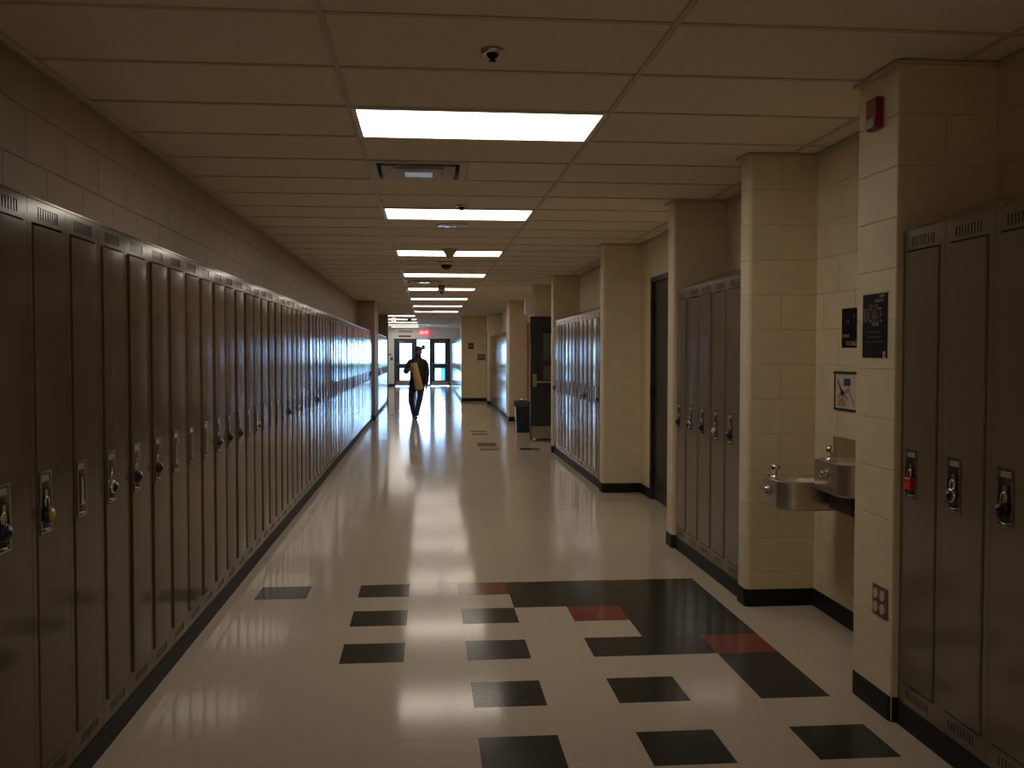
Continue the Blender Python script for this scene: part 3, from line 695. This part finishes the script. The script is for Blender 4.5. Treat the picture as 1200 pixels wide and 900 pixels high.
basin(t, 1.80, 4.68, 5.0, .655, .806)
basin(t, 1.955, 4.30, 4.66, .775, .935)
box(2.02, RB-.012, 4.36, 4.62, .68, .77).build('under_panel', 'black', t, bevel=.01)

# ------------------------------------------------------------------ waste bin beside the open door
t = thing('waste_bin', 'dark blue slim waste bin with liner beside the open door', 'bin', (1.775, 17.5, 0))
MB().prism([(-.13,-.11),(.13,-.11),(.13,.13),(-.13,.13)], 0, .02).add([(x*(.13 if z < .1 else .16), y*(.12 if z < .1 else .15)+.01, z) for z in (.02, .56) for x, y in ((-1,-1),(1,-1),(1,1),(-1,1))], [(0,1,5,4),(1,2,6,5),(2,3,7,6),(3,0,4,7)]).build('bucket', 'binplastic', t)
lin = MB(); N = 28
vs = []
for q, (r, z) in enumerate(((.155, .57), (.185, .585), (.19, .55), (.185, .50))):
    for i in range(N):
        a = 2*PI*i/N; s = max(abs(math.cos(a)), abs(math.sin(a))); k = 1+random.uniform(-.05, .05)*(q > 0)
        vs.append((r*math.cos(a)/s**.7*k, r*.95*math.sin(a)/s**.7*k+.01, z+(random.uniform(-.03, .012) if q == 3 else 0)))
fs = [(k*N+i, k*N+(i+1) % N, (k+1)*N+(i+1) % N, (k+1)*N+i) for k in range(3) for i in range(N)]
lin.add(vs, fs, True).build('liner', 'bag', t)
MB().add([(-.03,-.14,.615),(.16,-.14,.575),(.16,.14,.575),(-.03,.14,.615),(-.03,-.14,.623),(.16,-.14,.583),(.16,.14,.583),(-.03,.14,.623)], [(0,3,2,1),(4,5,6,7),(0,1,5,4),(1,2,6,5),(2,3,7,6),(3,0,4,7)]).build('lid', 'gloss_white', t)
o = MB().lathe([(.004, 0), (.028, .008), (.034, .03), (.026, .052), (.004, .06)], 12).build('paper_ball', 'paper', None, (1.765, 15.60, 0)); tag(o, 'small crumpled white paper ball below the open door', 'paper')

# ------------------------------------------------------------------ the walking person
def skin(name, verts, edges, m, parent, sub=2, root=0):
    """verts: (x, y, z, rx, ry)"""
    me = bpy.data.meshes.new(name); me.from_pydata([v[:3] for v in verts], edges, []); me.materials.append(MT[m])
    o = link(name, me, parent); o.modifiers.new('skin', 'SKIN').use_smooth_shade = True
    for i, d in enumerate(me.skin_vertices[0].data):
        d.radius = (verts[i][3], verts[i][4] if len(verts[i]) > 4 else verts[i][3]); d.use_root = (i == root)
    s = o.modifiers.new('sub', 'SUBSURF'); s.levels = sub; s.render_levels = sub
    bpy.context.view_layer.update()
    bm = bpy.data.meshes.new_from_object(o.evaluated_get(bpy.context.evaluated_depsgraph_get()))
    o.modifiers.clear(); o.data = bm; bpy.data.meshes.remove(me)
    for p in bm.polygons: p.use_smooth = True
    return o
def chain(a, b): return [(i, i+1) for i in range(a, b)]
P = thing('person', 'person in dark jacket and navy jeans walking towards camera holding a tan roll', 'person', (-.246, 21.2, 0))
# body: pelvis, spine, neck, head, arms, legs in one skinned surface
V = [(.01, .02, .82, .09, .08),      # 0 pelvis
     (.015, .02, .98, .10, .08), (.02, .02, 1.14, .115, .085), (.03, .02, 1.27, .10, .075), (.042, .015, 1.345, .05, .05), (.048, .0, 1.40, .045, .05),   # 1-5
     (.05, -.01, 1.455, .062, .075), (.052, -.012, 1.52, .072, .09), (.052, -.008, 1.575, .05, .065),   # 6-8 head
     (-.12, .02, 1.285, .052), (-.185, .01, 1.12, .042), (-.215, -.09, 1.06, .037), (-.165, -.27, 1.10, .026), (-.148, -.305, 1.112, .022),   # 9-13 right arm, bent across the chest
     (.18, .03, 1.285, .052), (.222, .05, 1.05, .042), (.225, .02, .93, .036), (.222, -.03, .74, .026), (.220, -.036, .71, .023),       # 14-18 left arm, hanging
     (-.075, .03, .78, .080), (-.118, .02, .45, .050), (-.095, .14, .28, .042), (-.055, .26, .09, .034),     # 19-22 right leg, behind
     (.095, .0, .78, .080), (.080, -.06, .45, .050), (.040, -.08, .28, .042), (.0, -.10, .075, .034)]         # 23-26 left leg, front
E_ = chain(0, 8)+[(3, 9)]+chain(9, 13)+[(3, 14)]+chain(14, 18)+[(0, 19)]+chain(19, 22)+[(0, 23)]+chain(23, 26)
# fingers, grown from the wrists
def fingers(w, palm, dirs, side):
    global V, E_
    for n, (off, d, ln) in enumerate(dirs):
        i = len(V); b = Vector(V[w][:3])+Vector(off); q = Vector(d).normalized(); c = q+Vector(palm)*.35
        V += [(*b, .0095), (*(b+q*ln*.5), .0085), (*(b+q*ln*.5+c.normalized()*ln*.5), .007)]
        E_ += [(w, i), (i, i+1), (i+1, i+2)]
fingers(18, (0, -.6, 0), [((.0, -.030, -.055), (0, -.1, -1), .065), ((.002, -.010, -.06), (0, -.05, -1), .075), ((.002, .010, -.058), (0, 0, -1), .070), ((.0, .028, -.05), (0, .1, -1), .055), ((-.012, -.045, -.02), (-.1, -.6, -.8), .055)], 1)
fingers(13, (0, .2, 0), [((.035, -.025, .034), (1, -.12, .25), .060), ((.040, -.028, .012), (1, -.12, .08), .070), ((.038, -.028, -.010), (1, -.12, -.06), .066), ((.032, -.025, -.030), (1, -.1, -.2), .052), ((.02, .0, .042), (.9, .15, .7), .050)], -1)
body = skin('body', V, E_, 'skin', P)
# face
fc = MB()
def ball(c, r, s=(1,1,1), n=10):
    prof = [(max(.0005, math.sin(PI*i/8))*r, -math.cos(PI*i/8)*r) for i in range(9)]
    return Matrix.Translation(c) @ Matrix.Diagonal((*s, 1)), prof
for x in (-.026, .026):
    Mx, pr = ball((.051+x, -.088, 1.497), .011, (1.2, .6, .7)); MB().lathe(pr, 10, Mx).build('eye', 'paper', P)
    Mx, pr = ball((.051+x, -.094, 1.497), .006, (1, .5, 1)); MB().lathe(pr, 8, Mx).build('pupil', 'black', P)
    Mx, pr = ball((.051+x, -.090, 1.513), .014, (1.2, .5, .25)); MB().lathe(pr, 10, Mx).build('eyebrow', 'hair', P)
    Mx, pr = ball((.051+x*2.75, -.005, 1.485), .026, (.35, .7, 1)); MB().lathe(pr, 10, Mx).build('ear', 'skin', P)
Mx, pr = ball((.051, -.097, 1.472), .018, (.8, .9, 1.3)); MB().lathe(pr, 10, Mx).build('nose', 'skin', P)
Mx, pr = ball((.051, -.084, 1.437), .020, (1.2, .5, .4)); MB().lathe(pr, 10, Mx).build('mouth', 'lip', P)
hr = MB(); Mx, pr = ball((.052, .022, 1.540), .094, (.92, 1.05, .92)); hr.lathe(pr, 20, Mx)
Mx, pr = ball((.052, .045, 1.48), .070, (1.0, .8, 1.1)); hr.lathe(pr, 16, Mx)
hair = hr.build('hair', 'hair', P)
# jacket over torso and arms
def smooth_path(p, n=5):
    out = []
    q = [Vector(p[0])]+[Vector(v) for v in p]+[Vector(p[-1])]
    for i in range(1, len(q)-2):
        for k in range(n):
            t = k/n; a, b, c, d = q[i-1], q[i], q[i+1], q[i+2]
            out.append(.5*((2*b)+(c-a)*t+(2*a-5*b+4*c-d)*t*t+(3*b-a-3*c+d)*t**3))
    out.append(q[-2]); return out
def limb(mb, p):
    """p: (x, y, z, r)"""
    xs = smooth_path([(v[0], v[1], v[2]) for v in p]); rs = [v.x for v in smooth_path([(v[3], 0, 0) for v in p])]
    mb.tube(xs, rs, 14)
def loft(mb, rings, n=28):
    vs = [(cx+rx*math.cos(2*PI*i/n), cy+ry*math.sin(2*PI*i/n), z) for cx, cy, z, rx, ry in rings for i in range(n)]
    fs = [(k*n+i, k*n+(i+1) % n, (k+1)*n+(i+1) % n, (k+1)*n+i) for k in range(len(rings)-1) for i in range(n)]
    mb.add(vs, fs, True)
jk = MB()
loft(jk, [(.006,.02,.632,.160,.126), (.006,.02,.628,.176,.140), (.008,.02,.66,.177,.141), (.010,.02,.78,.172,.134), (.014,.02,.92,.160,.122), (.02,.02,1.08,.158,.115), (.024,.02,1.20,.168,.112), (.028,.02,1.28,.176,.102), (.034,.018,1.335,.140,.086), (.042,.014,1.372,.072,.070), (.046,.010,1.405,.062,.064), (.047,.008,1.435,.068,.070), (.047,.008,1.436,.058,.060), (.046,.01,1.40,.05,.052)])
limb(jk, [(-.075,.02,1.275,.070), (-.140,.02,1.25,.070), (-.200,.01,1.11,.070), (-.222,-.08,1.065,.064), (-.200,-.17,1.08,.054), (-.172,-.245,1.095,.042)])
limb(jk, [(.130,.025,1.275,.070), (.190,.03,1.245,.070), (.222,.05,1.06,.068), (.225,.02,.93,.060), (.222,-.022,.775,.045)])
jk.build('jacket', 'jacket', P)
zp = MB().tube(smooth_path([(.007, -.121, .64), (.010, -.114, .78), (.014, -.102, .92), (.02, -.095, 1.08), (.024, -.092, 1.20), (.028, -.081, 1.28), (.034, -.068, 1.335)]), .006, 6); zp.build('zip', 'shoe', P)
jn = MB()
loft(jn, [(.012,.02,.93,.128,.098), (.012,.02,.84,.140,.110), (.012,.015,.76,.142,.108), (.012,.015,.72,.120,.09), (.012,.015,.70,.04,.04)])
limb(jn, [(-.070,.022,.80,.078), (-.088,.026,.68,.083), (-.118,.02,.46,.066), (-.100,.13,.28,.058), (-.060,.25,.085,.052)])
limb(jn, [(.090,.006,.80,.078), (.100,-.01,.68,.083), (.080,-.06,.46,.066), (.042,-.08,.28,.058), (.002,-.098,.075,.052)])
jn.build('jeans', 'jeans', P)
skin('shoe', [(.0, -.09, .045, .042, .040), (-.005, -.16, .038, .045, .034), (-.012, -.24, .028, .040, .026)], chain(0, 2), 'shoe', P)
skin('shoe', [(-.055, .27, .062, .042, .040), (-.06, .20, .045, .044, .034), (-.065, .13, .028, .038, .026)], chain(0, 2), 'shoe', P)
# the roll it carries
r = MB(); A = Vector((-.055, -.27, 1.25)); B = Vector((.075, -.25, .66)); ax = (B-A).normalized(); sx = Vector((1,0,0)); sx = (sx-ax*sx.dot(ax)).normalized(); sy = ax.cross(sx)
N = 24; vs = []; fs = []
prof = [(0, .035), (0.0, .068), (.05, .072), (.5, .080), (.95, .090), (1.0, .088), (1.0, .05)]
for tt, rr in prof:
    for i in range(N):
        a = 2*PI*i/N; c = A+(B-A)*tt+sx*math.cos(a)*rr+sy*math.sin(a)*rr*.55; vs.append(c)
for k in range(len(prof)-1):
    for i in range(N): j = (i+1) % N; fs.append((k*N+i, k*N+j, (k+1)*N+j, (k+1)*N+i))
fs += [tuple(range(N)), tuple((len(prof)-1)*N+i for i in range(N))]
r.add(vs, fs, True)
o = r.build('paper_roll', 'kraft', None, P.location); tag(o, 'long tan paper roll held upright against the dark jacket', 'roll')

# ------------------------------------------------------------------ outside the exit doors
struct('ground', box(-40, 40, YE+.14, YE+34, -.12, -.01), 'concrete')
struct('lawn_ground', box(-60, 60, YE+34, YE+90, -.12, -.01), 'grass').name = 'lawn'
t = thing('blue_bin', 'bright blue bin outside the right exit door', 'bin', (.78, YE+2.2, -.01))
MB().prism([(-.16,-.18),(.16,-.18),(.16,.18),(-.16,.18)], 0, .80, .02).build('bucket', 'bluebin', t); MB().prism([(-.18,-.20),(.18,-.20),(.18,.20),(-.18,.20)], .80, .86, .02).build('lid', 'bluebin', t)
